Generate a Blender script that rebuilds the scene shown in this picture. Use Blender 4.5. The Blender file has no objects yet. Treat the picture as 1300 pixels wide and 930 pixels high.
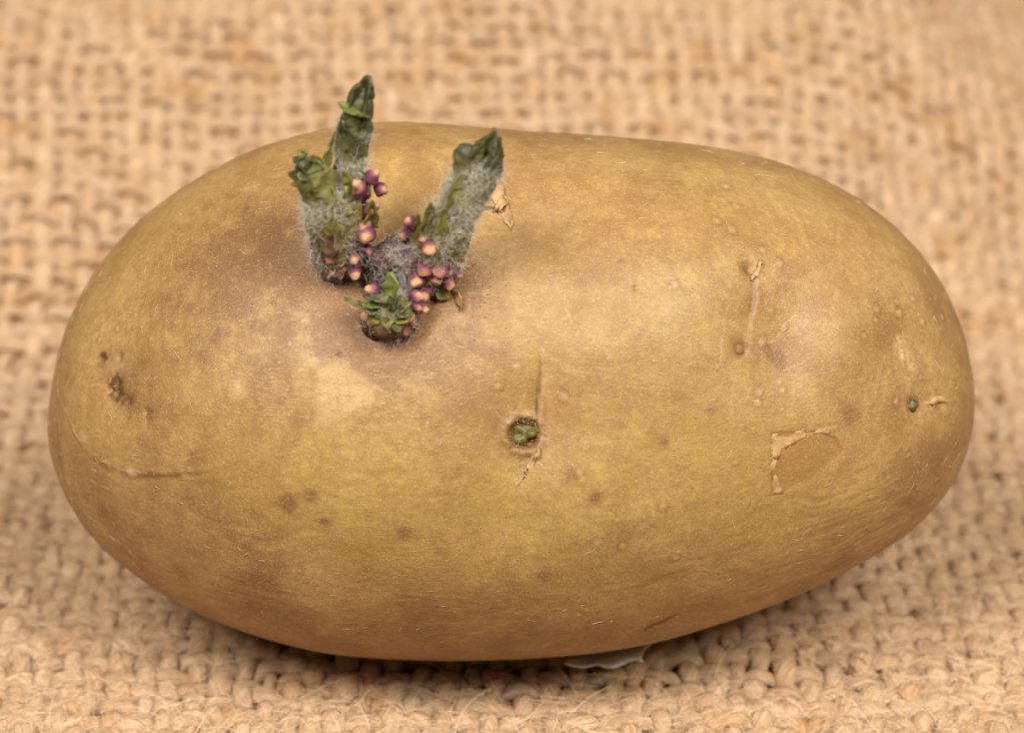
import bpy, math
import numpy as np

rng = np.random.default_rng(11)
scene = bpy.context.scene
col = scene.collection
V = lambda *a: np.array(a, float)

# ------------------------------------------------------------------ camera, light, exposure
PITCH = math.radians(28.5)
DIST = 0.33                      # camera to the middle of the potato, metres
FPX = 1300 * 100 / 36.0          # focal length in photograph pixels
ZC = 0.0331                      # height of the potato's middle above the cloth
CEN = V(0, 0, ZC)
RV = V(1, 0, 0)
UV_ = V(0, math.sin(PITCH), math.cos(PITCH))
NV = V(0, -math.cos(PITCH), math.sin(PITCH))
SC = FPX / DIST                  # photograph pixels per metre at the potato's middle

cam = bpy.data.cameras.new('camera')
cam.lens = 100
cam.sensor_width = 36
cam.clip_start = 0.01
cam.clip_end = 20
cam.dof.use_dof = True
cam.dof.focus_distance = DIST - 0.021
cam.dof.aperture_fstop = 18
cam.dof.aperture_blades = 7
co = bpy.data.objects.new('camera', cam)
col.objects.link(co)
co.location = CEN + NV * DIST
co.rotation_euler = (math.pi / 2 - PITCH, 0, 0)
scene.camera = co

world = bpy.data.worlds.new('World')
scene.world = world
world.use_nodes = True
world.node_tree.nodes['Background'].inputs['Color'].default_value = (1.0, 0.86, 0.68, 1)
world.node_tree.nodes['Background'].inputs['Strength'].default_value = 0.11


def area(name, loc, target, size, power, color):
    l = bpy.data.lights.new(name, 'AREA')
    l.shape = 'RECTANGLE'
    l.size, l.size_y = size
    l.energy = power
    l.color = color
    o = bpy.data.objects.new(name, l)
    col.objects.link(o)
    o.location = loc
    from mathutils import Vector
    d = Vector(target) - Vector(loc)
    o.rotation_euler = d.to_track_quat('-Z', 'Y').to_euler()
    return o


area('softbox_key', (-0.26, -0.34, 0.57), (0, 0.02, 0.02), (0.28, 0.28), 5.3, (1.0, 0.95, 0.88))
area('softbox_fill', (0.29, -0.35, 0.56), (0, 0.03, 0.02), (0.28, 0.28), 5.5, (1.0, 0.95, 0.88))

scene.view_settings.view_transform = 'Standard'
scene.view_settings.look = 'None'
scene.view_settings.exposure = 0.0
scene.view_settings.gamma = 1.0
scene.view_settings.use_curve_mapping = False
scene.cycles.max_bounces = 8
scene.cycles.caustics_reflective = False
scene.cycles.caustics_refractive = False


# ------------------------------------------------------------------ numeric helpers
def _hash(i, j, k, seed):
    h = (i * 374761393 + j * 668265263 + k * 2147483647 + seed * 144665) & 0xffffffff
    h = ((h ^ (h >> 13)) * 1274126177) & 0xffffffff
    h = ((h ^ (h >> 16)) * 2246822519) & 0xffffffff
    return ((h ^ (h >> 15)) & 0xffffff) / float(0xffffff)


def vnoise(p, seed=0):
    """smooth value noise in -1..1 at N x 3 points"""
    p = np.asarray(p, float)
    i = np.floor(p).astype(np.int64)
    f = p - i
    f = f * f * f * (f * (f * 6 - 15) + 10)
    r = 0
    for dx in (0, 1):
        wx = f[:, 0] if dx else 1 - f[:, 0]
        for dy in (0, 1):
            wy = f[:, 1] if dy else 1 - f[:, 1]
            for dz in (0, 1):
                wz = f[:, 2] if dz else 1 - f[:, 2]
                r = r + wx * wy * wz * _hash(i[:, 0] + dx, i[:, 1] + dy, i[:, 2] + dz, seed)
    return r * 2 - 1


def fbm(p, seed=0, octaves=4, gain=0.5):
    p = np.asarray(p, float)
    r, a = 0, 1.0
    for o in range(octaves):
        r = r + a * vnoise(p * 2.03 ** o + o * 17.3, seed + o)
        a *= gain
    return r


def sstep(a, b, x):
    t = np.clip((x - a) / (b - a), 0, 1)
    return t * t * (3 - 2 * t)


def unit(v):
    v = np.asarray(v, float)
    return v / np.maximum(np.linalg.norm(v, axis=-1, keepdims=True), 1e-12)


def catmull(pts, n):
    """n points through the control points, any number of columns"""
    pts = np.asarray(pts, float)
    m = len(pts)
    t = np.linspace(0, m - 1, n)
    i = np.clip(np.floor(t).astype(int), 0, m - 2)
    f = (t - i)[:, None]
    g = lambda k: pts[np.clip(k, 0, m - 1)]
    a, b, c, d = g(i - 1), g(i), g(i + 1), g(i + 2)
    return 0.5 * (2 * b + (c - a) * f + (2 * a - 5 * b + 4 * c - d) * f ** 2 + (3 * b - a - 3 * c + d) * f ** 3)


# ------------------------------------------------------------------ mesh helpers
def make_mesh(name, verts, faces, mat, smooth=True, attrs=None):
    """faces: one (F, k) index array or a list of them"""
    if isinstance(faces, np.ndarray):
        faces = [faces]
    me = bpy.data.meshes.new(name)
    verts = np.asarray(verts, np.float32)
    me.vertices.add(len(verts))
    me.vertices.foreach_set('co', verts.ravel())
    tot = sum(f.size for f in faces)
    nf = sum(len(f) for f in faces)
    me.loops.add(tot)
    me.polygons.add(nf)
    me.loops.foreach_set('vertex_index', np.concatenate([f.ravel() for f in faces]).astype(np.int32))
    sizes = np.concatenate([np.full(len(f), f.shape[1]) for f in faces])
    start = np.concatenate([[0], np.cumsum(sizes)[:-1]])
    me.polygons.foreach_set('loop_start', start.astype(np.int32))
    me.polygons.foreach_set('use_smooth', np.full(nf, smooth))
    for k, a in (attrs or {}).items():
        a = np.asarray(a, np.float32)
        if a.ndim == 1:
            at = me.attributes.new(k, 'FLOAT', 'POINT')
            at.data.foreach_set('value', a)
        elif a.shape[1] == 3:
            at = me.attributes.new(k, 'FLOAT_VECTOR', 'POINT')
            at.data.foreach_set('vector', a.ravel())
        else:
            at = me.attributes.new(k, 'FLOAT_COLOR', 'POINT')
            at.data.foreach_set('color', a.ravel())
    me.update(calc_edges=True)
    me.validate()
    if mat:
        me.materials.append(mat)
    return me


def link(name, me, parent=None, kind=None):
    o = bpy.data.objects.new(name, me)
    col.objects.link(o)
    if parent is not None:
        o.parent = parent
    if kind:
        o['kind'] = kind
    return o


def grid_quads(n, m, wrap=False):
    """quads of an n x m vertex grid; wrap closes the second axis"""
    mm = m if wrap else m - 1
    i, j = np.meshgrid(np.arange(n - 1), np.arange(mm), indexing='ij')
    j2 = (j + 1) % m
    return np.stack([i * m + j, i * m + j2, (i + 1) * m + j2, (i + 1) * m + j], -1).reshape(-1, 4)


def frames(path, ref):
    """tangent, side, up along a path, up kept near ref"""
    t = unit(np.gradient(path, axis=0))
    side = unit(np.cross(t, np.broadcast_to(ref, t.shape)))
    up = np.cross(side, t)
    return t, side, up


def fibre_mesh(paths, rad, taper=0.35):
    """paths (N, S, 3), rad (N,) -> three sided tapered tubes, one vertex block"""
    N, S, _ = paths.shape
    t = np.gradient(paths, axis=1)
    t = unit(t)
    ref = unit(rng.normal(size=(N, 1, 3)))
    side = unit(np.cross(t, np.broadcast_to(ref, t.shape)))
    up = np.cross(side, t)
    prof = np.linspace(1, taper, S)[None, :, None, None]
    a = np.array([0, 2 * math.pi / 3, 4 * math.pi / 3])
    ring = np.cos(a)[None, None, :, None] * side[:, :, None, :] + np.sin(a)[None, None, :, None] * up[:, :, None, :]
    vv = paths[:, :, None, :] + ring * prof * rad[:, None, None, None]
    q = grid_quads(S, 3, True)
    faces = (q[None] + (np.arange(N) * S * 3)[:, None, None]).reshape(-1, 4)
    return vv.reshape(-1, 3), faces


# ------------------------------------------------------------------ material helpers
class NT:
    def __init__(self, name):
        self.m = bpy.data.materials.new(name)
        self.m.use_nodes = True
        self.t = self.m.node_tree
        self.b = self.t.nodes['Principled BSDF']

    def n(self, typ, **kw):
        nd = self.t.nodes.new(typ)
        for k, v in kw.items():
            if k.startswith('i_'):
                key = k[2:].replace('_', ' ')
                self.put(nd.inputs[key], v)
            else:
                setattr(nd, k, v)
        return nd

    def put(self, sock, v):
        if hasattr(v, 'is_linked') or isinstance(v, bpy.types.NodeSocket):
            self.t.links.new(v, sock)
        elif isinstance(v, (tuple, list)) and len(v) == 3 and sock.type == 'RGBA':
            sock.default_value = (*v, 1)
        else:
            sock.default_value = v

    def math(self, op, a, b=0.0, clamp=False):
        nd = self.t.nodes.new('ShaderNodeMath')
        nd.operation = op
        nd.use_clamp = clamp
        self.put(nd.inputs[0], a)
        self.put(nd.inputs[1], b)
        return nd.outputs[0]

    def mix(self, f, a, b, mode='MIX'):
        nd = self.t.nodes.new('ShaderNodeMix')
        nd.data_type = 'RGBA'
        nd.blend_type = mode
        self.put(nd.inputs[0], f)
        self.put(nd.inputs[6], a)
        self.put(nd.inputs[7], b)
        return nd.outputs[2]

    def attr(self, name):
        nd = self.t.nodes.new('ShaderNodeAttribute')
        nd.attribute_name = name
        return nd

    def noise(self, vec, scale, detail=4.0, rough=0.55, dist=0.0):
        nd = self.n('ShaderNodeTexNoise', i_Scale=scale, i_Detail=detail, i_Roughness=rough, i_Distortion=dist)
        self.t.links.new(vec, nd.inputs['Vector'])
        return nd.outputs['Fac']

    def ramp(self, f, lo, hi, a=0.0, b=1.0):
        nd = self.n('ShaderNodeMapRange', clamp=True)
        nd.inputs[1].default_value, nd.inputs[2].default_value = lo, hi
        nd.inputs[3].default_value, nd.inputs[4].default_value = a, b
        self.put(nd.inputs[0], f)
        return nd.outputs[0]

    def scalev(self, vec, s):
        nd = self.n('ShaderNodeVectorMath', operation='MULTIPLY')
        self.t.links.new(vec, nd.inputs[0])
        nd.inputs[1].default_value = s
        return nd.outputs[0]

    def bump(self, h, strength, dist):
        nd = self.n('ShaderNodeBump', i_Strength=strength, i_Distance=dist)
        self.put(nd.inputs['Height'], h)
        return nd.outputs[0]

    def out(self, color=None, rough=None, normal=None, spec=None, **kw):
        if color is not None:
            self.put(self.b.inputs['Base Color'], color)
        if rough is not None:
            self.put(self.b.inputs['Roughness'], rough)
        if normal is not None:
            self.put(self.b.inputs['Normal'], normal)
        if spec is not None:
            self.put(self.b.inputs['Specular IOR Level'], spec)
        for k, v in kw.items():
            self.put(self.b.inputs[k], v)
        return self.m


def mat_yarn():
    n = NT('jute_yarn')
    fib = n.attr('fib').outputs['Vector']
    rnd = n.n('ShaderNodeObjectInfo').outputs['Random']
    streak = n.noise(fib, 1.0, 5, 0.6)
    fine = n.noise(n.scalev(fib, (2.4, 2.4, 1.2)), 1.0, 3, 0.6)
    blot = n.noise(n.n('ShaderNodeTexCoord').outputs['Object'], 160.0, 3, 0.6)
    c = n.mix(n.ramp(streak, 0.36, 0.64), (0.46, 0.28, 0.145), (0.80, 0.565, 0.372))
    c = n.mix(n.ramp(fine, 0.5, 0.75, 0, 0.6), c, (0.88, 0.69, 0.47))
    c = n.mix(n.ramp(blot, 0.50, 0.70, 0, 0.75), c, (0.52, 0.27, 0.10))
    c = n.mix(n.ramp(rnd, 0, 1, 0.0, 0.30), c, (0.60, 0.38, 0.19))
    h = n.math('ADD', streak, n.math('MULTIPLY', fine, 0.6))
    return n.out(c, 0.85, n.bump(h, 0.9, 0.0005), 0.2)


def mat_fibre():
    n = NT('jute_fibre')
    f = n.attr('tint').outputs['Fac']
    c = n.mix(f, (0.46, 0.265, 0.115), (0.88, 0.68, 0.46))
    return n.out(c, 0.6, None, 0.3)


def mat_skin():
    n = NT('potato_skin')
    obj = n.n('ShaderNodeTexCoord').outputs['Object']
    grid = n.attr('grid').outputs['Vector']               # millimetres along and round the tuber
    A = n.attr('mark')
    sep = n.n('ShaderNodeSeparateColor')
    n.t.links.new(A.outputs['Color'], sep.inputs[0])
    soil_shade, green, pale = sep.outputs[0], sep.outputs[1], sep.outputs[2]
    scab_shade = n.attr('scab_shade').outputs['Fac']
    peel = n.attr('peel').outputs['Fac']
    big = n.noise(obj, 38.0, 4, 0.6)
    mid = n.noise(obj, 150.0, 5, 0.62, 0.4)
    fine = n.noise(obj, 1300.0, 4, 0.68)
    speck = n.noise(obj, 3200.0, 2, 0.6)
    warp = n.n('ShaderNodeVectorMath', operation='MULTIPLY_ADD')
    wn = n.n('ShaderNodeTexNoise', i_Scale=70.0, i_Detail=2.0)
    n.t.links.new(obj, wn.inputs['Vector'])
    n.t.links.new(wn.outputs['Color'], warp.inputs[0])
    warp.inputs[1].default_value = (16, 16, 0)
    n.t.links.new(grid, warp.inputs[2])
    wg = warp.outputs[0]
    sv = n.noise(n.scalev(wg, (2.6, 0.22, 1)), 1.0, 5, 0.7)
    sh = n.noise(n.scalev(wg, (0.30, 2.2, 1)), 1.0, 5, 0.7)
    warp2 = n.n('ShaderNodeVectorMath', operation='MULTIPLY_ADD')
    n.t.links.new(wn.outputs['Color'], warp2.inputs[0])
    warp2.inputs[1].default_value = (5, 5, 0)
    n.t.links.new(grid, warp2.inputs[2])
    fv = n.noise(n.scalev(warp2.outputs[0], (5.5, 0.40, 1)), 1.0, 3, 0.65)
    fh = n.noise(n.scalev(warp2.outputs[0], (0.38, 5.2, 1)), 1.0, 3, 0.65)
    micro = n.noise(obj, 4200.0, 3, 0.7)
    which = n.ramp(n.noise(obj, 30.0, 2), 0.44, 0.56)
    streak = n.math('ADD', n.math('MULTIPLY', sv, which), n.math('MULTIPLY', sh, n.math('SUBTRACT', 1.0, which)))
    hairline = n.math('ADD', n.math('MULTIPLY', fv, which), n.math('MULTIPLY', fh, n.math('SUBTRACT', 1.0, which)))
    # base: tan to straw
    c = n.mix(n.ramp(big, 0.35, 0.65), (0.40, 0.230, 0.076), (0.50, 0.318, 0.115))
    c = n.mix(n.ramp(mid, 0.42, 0.62, 0, 0.95), c, (0.33, 0.178, 0.054))
    gm = n.math('MULTIPLY', green, n.ramp(n.noise(obj, 85.0, 4, 0.6), 0.3, 0.65, 0.35, 1.0))
    c = n.mix(n.math('MULTIPLY', gm, 0.85), c, (0.39, 0.275, 0.048))
    # greyish mauve tone of the worn skin, soil powder, painted shade
    sm = n.math('MULTIPLY', soil_shade, n.ramp(fine, 0.3, 0.62, 0.55, 1.25), True)
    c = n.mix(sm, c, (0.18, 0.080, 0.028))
    # fine scratches and threads of the periderm
    c = n.mix(n.ramp(streak, 0.56, 0.76, 0, 0.36), c, (0.66, 0.45, 0.20))
    c = n.mix(n.ramp(streak, 0.44, 0.26, 0, 0.30), c, (0.30, 0.16, 0.055))
    pm = n.math('MULTIPLY', pale, n.ramp(fine, 0.3, 0.6, 0.6, 1.1), True)
    c = n.mix(pm, c, (0.64, 0.42, 0.21))
    c = n.mix(n.math('MULTIPLY', peel, 0.75), c, (0.30, 0.145, 0.040))
    c = n.mix(n.ramp(fine, 0.38, 0.64, 0.0, 0.50), c, (0.27, 0.145, 0.055))
    c = n.mix(n.ramp(speck, 0.64, 0.76, 0, 0.32), c, (0.70, 0.50, 0.26))
    c = n.mix(n.ramp(hairline, 0.60, 0.74, 0, 0.34), c, (0.70, 0.50, 0.24))
    c = n.mix(n.ramp(hairline, 0.40, 0.28, 0, 0.22), c, (0.25, 0.13, 0.045))
    c = n.mix(n.ramp(micro, 0.45, 0.30, 0, 0.34), c, (0.22, 0.115, 0.042))
    c = n.mix(n.ramp(micro, 0.56, 0.70, 0, 0.35), c, (0.68, 0.48, 0.24))
    c = n.mix(n.math('MULTIPLY', scab_shade, 0.92, True), c, (0.11, 0.045, 0.016))
    h = n.math('ADD', n.math('MULTIPLY', fine, 0.6), n.math('MULTIPLY', streak, 0.35))
    h = n.math('ADD', h, n.math('MULTIPLY', speck, 0.25))
    h = n.math('ADD', h, n.math('MULTIPLY', micro, 0.3))
    h = n.math('ADD', h, n.math('MULTIPLY', hairline, 0.15))
    r = n.ramp(mid, 0.3, 0.7, 0.38, 0.54)
    return n.out(c, r, n.bump(h, 0.5, 0.00022), 0.40)


def mat_torn():
    n = NT('torn_skin')
    obj = n.n('ShaderNodeTexCoord').outputs['Object']
    f = n.noise(obj, 900.0, 4, 0.6)
    c = n.mix(n.ramp(f, 0.35, 0.65), (0.36, 0.205, 0.08), (0.52, 0.325, 0.135))
    return n.out(c, 0.55, n.bump(f, 0.5, 0.0002), 0.35)


def mat_sprout():
    """colour by the vertex attribute hue: 0 plum base, .5 olive, 1 dark green tip"""
    n = NT('sprout_flesh')
    obj = n.n('ShaderNodeTexCoord').outputs['Object']
    f = n.noise(obj, 420.0, 5, 0.65)
    g = n.noise(obj, 1500.0, 3, 0.6)
    hue = n.attr('hue').outputs['Fac']
    hue = n.math('ADD', hue, n.math('MULTIPLY', n.math('SUBTRACT', f, 0.5), 0.7), True)
    cr = n.n('ShaderNodeValToRGB')
    e = cr.color_ramp.elements
    e[0].position, e[0].color = 0.0, (0.075, 0.022, 0.036, 1)
    e[1].position, e[1].color = 1.0, (0.042, 0.048, 0.020, 1)
    for p, cc in ((0.28, (0.11, 0.055, 0.040, 1)), (0.5, (0.19, 0.155, 0.035, 1)), (0.75, (0.13, 0.125, 0.032, 1))):
        k = e.new(p)
        k.color = cc
    n.t.links.new(hue, cr.inputs[0])
    c = n.mix(n.ramp(g, 0.4, 0.7, 0, 0.4), cr.outputs[0], (0.20, 0.18, 0.09))
    return n.out(c, 0.5, n.bump(n.math('ADD', f, n.math('MULTIPLY', g, 0.5)), 0.6, 0.0003), 0.4)


def mat_leaf(name, a, b):
    n = NT(name)
    obj = n.n('ShaderNodeTexCoord').outputs['Object']
    f = n.noise(obj, 600.0, 4, 0.6)
    c = n.mix(n.ramp(f, 0.35, 0.65), a, b)
    return n.out(c, 0.42, n.bump(f, 0.5, 0.0002), 0.45)


def mat_bud():
    """cream tip on a plum shoulder, by the vertex attribute hue"""
    n = NT('root_bud')
    obj = n.n('ShaderNodeTexCoord').outputs['Object']
    f = n.noise(obj, 900.0, 4, 0.6)
    hue = n.attr('hue').outputs['Fac']
    hue = n.math('ADD', hue, n.math('MULTIPLY', n.math('SUBTRACT', f, 0.5), 0.5), True)
    cr = n.n('ShaderNodeValToRGB')
    e = cr.color_ramp.elements
    e[0].position, e[0].color = 0.0, (0.12, 0.030, 0.050, 1)
    e[1].position, e[1].color = 1.0, (0.52, 0.31, 0.165, 1)
    for p, cc in ((0.38, (0.24, 0.085, 0.10, 1)), (0.62, (0.48, 0.24, 0.14, 1))):
        k = e.new(p)
        k.color = cc
    n.t.links.new(hue, cr.inputs[0])
    return n.out(cr.outputs[0], 0.58, n.bump(f, 0.5, 0.0003), 0.3,
                 **{'Subsurface Weight': 0.15, 'Subsurface Radius': (0.0009, 0.0005, 0.0003)})


def mat_hair():
    n = NT('sprout_hair')
    return n.out((0.74, 0.69, 0.58), 0.5, None, 0.4)


def mat_plain(name, a, b, scale, rough):
    n = NT(name)
    obj = n.n('ShaderNodeTexCoord').outputs['Object']
    f = n.noise(obj, scale, 5, 0.6)
    return n.out(n.mix(n.ramp(f, 0.3, 0.7), a, b), rough, n.bump(f, 0.3, 0.0003), 0.3)


M_yarn, M_fibre, M_skin, M_torn, M_sprout, M_bud, M_hair = (
    mat_yarn(), mat_fibre(), mat_skin(), mat_torn(), mat_sprout(), mat_bud(), mat_hair())
M_leaf = mat_leaf('young_leaf', (0.085, 0.080, 0.016), (0.19, 0.16, 0.03))
M_leaf_dark = mat_leaf('folded_leaf', (0.036, 0.040, 0.016), (0.115, 0.110, 0.034))
M_leaf_bright = mat_leaf('green_leaf', (0.085, 0.115, 0.016), (0.17, 0.18, 0.03))
M_table = mat_plain('dark_board', (0.10, 0.055, 0.028), (0.16, 0.09, 0.05), 60, 0.8)
M_under = mat_plain('backing_sheet', (0.60, 0.36, 0.17), (0.74, 0.48, 0.26), 900, 0.9)  # pale tone of the added backing, keeps burlap holes from going black
M_paper = mat_plain('white_paper', (0.70, 0.66, 0.60), (0.82, 0.79, 0.74), 700, 0.8)
M_eye = mat_leaf('eye_bud', (0.060, 0.047, 0.008), (0.165, 0.125, 0.018))
M_crust = mat_plain('brown_crust', (0.16, 0.075, 0.028), (0.34, 0.19, 0.085), 1500, 0.75)

# ------------------------------------------------------------------ tabletop under the cloth
tb = 0.0045
tv = np.array([(x, y, z) for z in (-0.03, -tb) for y in (-0.6, 0.9) for x in (-0.8, 0.8)])
tf = np.array([(0, 1, 3, 2), (4, 6, 7, 5), (0, 4, 5, 1), (2, 3, 7, 6), (0, 2, 6, 4), (1, 5, 7, 3)])
table = link('tabletop', make_mesh('tabletop', tv, tf[:, ::-1], M_table, False), None, 'structure')

# ------------------------------------------------------------------ burlap
PW = 0.00305
X0, X1, Y0, Y1 = -0.118, 0.118, -0.062, 0.212
NWARP = int((X1 - X0) / PW)
NWEFT = int((Y1 - Y0) / PW)
cloth = bpy.data.objects.new('burlap_sacking', None)
col.objects.link(cloth)
cloth['label'] = 'coarse tan burlap sacking of loosely woven jute spread flat under the potato'
cloth['category'] = 'sacking'


def drape(p):
    """low, wide pull and ripple of the whole cloth"""
    x, y = p[:, 0], p[:, 1]
    q = np.stack([x, y, np.zeros_like(x)], 1)
    dx = 0.0035 * fbm(q * 14, 3, 2) + 0.0006 * vnoise(q * 90, 31)
    dy = 0.0035 * fbm(q * 14, 5, 2) + 0.0006 * vnoise(q * 90, 33)
    q2 = np.stack([x, y, np.full_like(x, 0.3)], 1)
    dx = dx + 0.00075 * vnoise(q2 * 230, 35)
    dy = dy + 0.00085 * vnoise(q2 * 230, 36)
    far = sstep(0.03, 0.10, y)
    dy = dy - 0.10 * np.maximum(x, 0) * far
    # the cloth climbs behind the potato, later to the right, and levels off at the back
    y0 = 0.034 + 0.10 * np.maximum(x, 0)
    w = 0.035
    t = np.maximum(y - y0, 0)
    climb = np.where(t < w, t ** 2 / (2 * w), t - w / 2)
    t2 = np.maximum(y - y0 - 0.075, 0)
    climb = climb - np.where(t2 < 0.03, t2 ** 2 / 0.06, t2 - 0.015)
    dy = dy - 0.11 * np.maximum(t - w / 2, 0)
    dz = 0.52 * climb + 0.0026 * far * fbm(q * 26, 8, 2) + 0.0005 * vnoise(q * 60, 9) + 0.00025 * vnoise(q * 170, 10)
    dz = dz - 0.022 * sstep(0.045, 0.085, x) * sstep(0.055, 0.11, y)
    under = np.exp(-((x / 0.05) ** 2 + (y / 0.028) ** 2))
    dz = dz * (1 - under) - 0.0006 * under
    return np.stack([x + dx, y + dy, p[:, 2] + dz], 1)


ZM = -0.0016      # middle plane of the weave
SIDES = 10
SEG = 7
yarns = []


def make_yarn(kind, k):
    n_cross = NWEFT if kind == 'warp' else NWARP
    n = n_cross * SEG
    s = np.linspace(-0.5, n_cross - 0.5, n)
    base = (X0 if kind == 'warp' else Y0) + (k + 0.5) * PW + rng.normal() * 0.00024
    along = (Y0 if kind == 'warp' else X0) + (s + 0.5) * PW
    q = np.stack([along * 260, np.full(n, k * 3.7), np.full(n, 0.0 if kind == 'warp' else 50.0)], 1)
    wander = 0.00030 * vnoise(q, 41) + 0.00012 * vnoise(q * np.array([2.0, 1, 1]), 42)
    phase = np.cos(math.pi * (s + k)) * (1 if kind == 'warp' else -1)
    # rounder knuckles than a plain sine
    wave = np.sign(phase) * np.abs(phase) ** 0.8
    amp = (0.00078 if kind == 'warp' else 0.00046) * (1 + 0.35 * vnoise(q * 0.6, 43))
    z = ZM + wave * amp
    if kind == 'warp':
        p = np.stack([base + wander, along, z], 1)
    else:
        p = np.stack([along, base + wander, z], 1)
    thick = rng.uniform(0.76, 1.16)
    rr = thick * (1 + 0.24 * vnoise(q * np.array([0.8, 1, 1]), 45) + 0.13 * vnoise(q * np.array([2.2, 1, 1]), 46))
    squeeze = 1 - 0.10 * np.abs(phase) ** 2
    rs = (0.00128 if kind == 'warp' else 0.00142) * rr * (1.05 - 0.18 * (1 - np.abs(phase)))
    ru = (0.00092 if kind == 'warp' else 0.00084) * rr * squeeze
    p = drape(p)
    t, side, up = frames(p, V(0, 0, 1))
    twist = 260 * rng.uniform(0.8, 1.2)
    d = np.concatenate([[0], np.cumsum(np.linalg.norm(np.diff(p, axis=0), axis=1))])
    a = np.arange(SIDES) * 2 * math.pi / SIDES
    ang = a[None, :] - d[:, None] * twist * 0.0       # ring stays untwisted, the grain twists
    v = p[:, None, :] + np.cos(ang)[..., None] * rs[:, None, None] * side[:, None, :] \
        + np.sin(ang)[..., None] * ru[:, None, None] * up[:, None, :]
    # plies: shallow helical grooves
    hel = ang + d[:, None] * twist * 2.6
    groove = 1 + 0.055 * np.cos(3 * hel) + 0.05 * vnoise(
        np.stack([np.cos(hel) * 2 + k * 9, np.sin(hel) * 2, d[:, None] * 500 + 0 * hel], -1).reshape(-1, 3), 47).reshape(hel.shape)
    v = p[:, None, :] + (v - p[:, None, :]) * groove[..., None]
    grain = ang + d[:, None] * twist * 2.6
    fib = np.stack([np.cos(grain) * 3.2 + k * 5.1, np.sin(grain) * 3.2, d[:, None] * 230 + 0 * grain], -1)
    name = 'warp_yarn' if kind == 'warp' else 'weft_yarn'
    me = make_mesh(name, v.reshape(-1, 3), grid_quads(n, SIDES, True)[:, ::-1], M_yarn, True, {'fib': fib.reshape(-1, 3)})
    link(name, me, cloth)
    yarns.append((kind, p, side, up, rs, ru, d, twist))


for k in range(NWARP):
    make_yarn('warp', k)
for k in range(NWEFT):
    make_yarn('weft', k)

# plain backing sheet added under the weave to lighten its holes
gx, gy = np.meshgrid(np.linspace(X0, X1, 90), np.linspace(Y0, Y1, 90), indexing='ij')
lv = drape(np.stack([gx.ravel(), gy.ravel(), -0.0033 + 0.0008 * sstep(-0.01, 0.04, gy.ravel())], 1))
link('hole_backing', make_mesh('hole_backing', lv, grid_quads(90, 90), M_under), cloth)

# ------------------------------------------------------------------ potato body
OUT = np.array([
    (62, 560), (63, 520), (68, 480), (80, 430), (100, 380), (127, 332), (162, 290), (207, 253), (262, 220), (320, 194), (380, 174),
    (440, 162), (500, 157), (560, 159), (620, 164), (680, 170), (740, 174), (800, 177), (860, 181), (920, 189), (980, 203),
    (1040, 224), (1090, 251), (1130, 281), (1166, 317), (1195, 357), (1216, 402), (1229, 450), (1234, 500), (1230, 548),
    (1214, 597), (1188, 637), (1152, 672), (1100, 706), (1040, 738), (980, 766), (900, 795), (830, 817), (780, 827), (700, 835),
    (600, 838), (500, 837), (430, 832), (370, 820), (300, 799), (240, 774), (190, 745), (150, 714), (115, 679), (90, 640), (72, 600)], float)
OCX, OCY, OA, OB = 648.0, 498.0, 586.0, 341.0
ox, oy = (OUT[:, 0] - OCX) / OA, (OCY - OUT[:, 1]) / OB
oth, orad = np.arctan2(oy, ox), np.hypot(ox, oy)
o = np.argsort(oth)
oth, orad = oth[o], orad[o]
tt = np.linspace(-math.pi, math.pi, 721)[:-1]
rho_t = np.interp(tt, np.concatenate([oth - 2 * math.pi, oth, oth + 2 * math.pi]), np.tile(orad, 3))
ker = np.exp(-0.5 * (np.arange(-12, 13) / 4.0) ** 2)
ker /= ker.sum()
rho_t = np.convolve(np.concatenate([rho_t[-12:], rho_t, rho_t[:12]]), ker, 'valid')


def rho(th):
    return np.interp(th, np.append(tt, math.pi), np.append(rho_t, rho_t[0]))


HN = 0.0305
RING, FRONT, BACK = 600, 480, 110
tpar = np.linspace(0.0, math.pi, RING)
tpar[0], tpar[-1] = 1e-3, math.pi - 1e-3
sf = np.linspace(math.radians(-105), math.radians(105), FRONT, endpoint=False)
sb = np.linspace(math.radians(105), math.radians(255), BACK, endpoint=False)
spar = np.concatenate([sf, sb])
T, S_ = np.meshgrid(tpar, spar, indexing='ij')
a_, b_, c_ = -np.cos(T), np.sin(T) * np.sin(S_), np.sin(T) * np.cos(S_)
sinphi = np.sqrt(a_ ** 2 + b_ ** 2)
th = np.arctan2(b_, a_)
re = 1 + (rho(th) - 1) * sinphi ** 2
# persp. silhouette lies a little in front of the middle plane
k = 0.9965 / SC
cx = (OCX - 650) / SC
cy = (465 - OCY) / SC
LX = a_ * re * OA * k + cx
LU = b_ * re * OB * k + cy
LN = HN * np.sign(c_) * np.abs(c_) ** 0.97 * (1 - 0.04 * a_)
B0 = CEN + LX[..., None] * RV + LU[..., None] * UV_ + LN[..., None] * NV


def grid_normals(P):
    dt = np.gradient(P, axis=0)
    ext = np.concatenate([P[:, -1:], P, P[:, :1]], 1)
    ds = (ext[:, 2:] - ext[:, :-2]) / 2
    return unit(np.cross(ds, dt))


N0 = grid_normals(B0)
if np.mean(np.sum((B0 - CEN) * N0, -1)) < 0:
    N0 = -N0
shape = B0.shape[:2]
P0, NN = B0.reshape(-1, 3), N0.reshape(-1, 3)


def project(P):
    q = P - CEN
    w = DIST - q @ NV
    return np.stack([650 + FPX * (q @ RV) / w, 465 - FPX * (q @ UV_) / w], 1)


PX = project(P0)
camp = CEN + NV * DIST
facing = np.sum(NN * unit(camp - P0), 1) > 0.08
fi = np.nonzero(facing)[0]
PXf = PX[fi]


def surf(x, y):
    return fi[np.argmin((PXf[:, 0] - x) ** 2 + (PXf[:, 1] - y) ** 2)]


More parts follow.
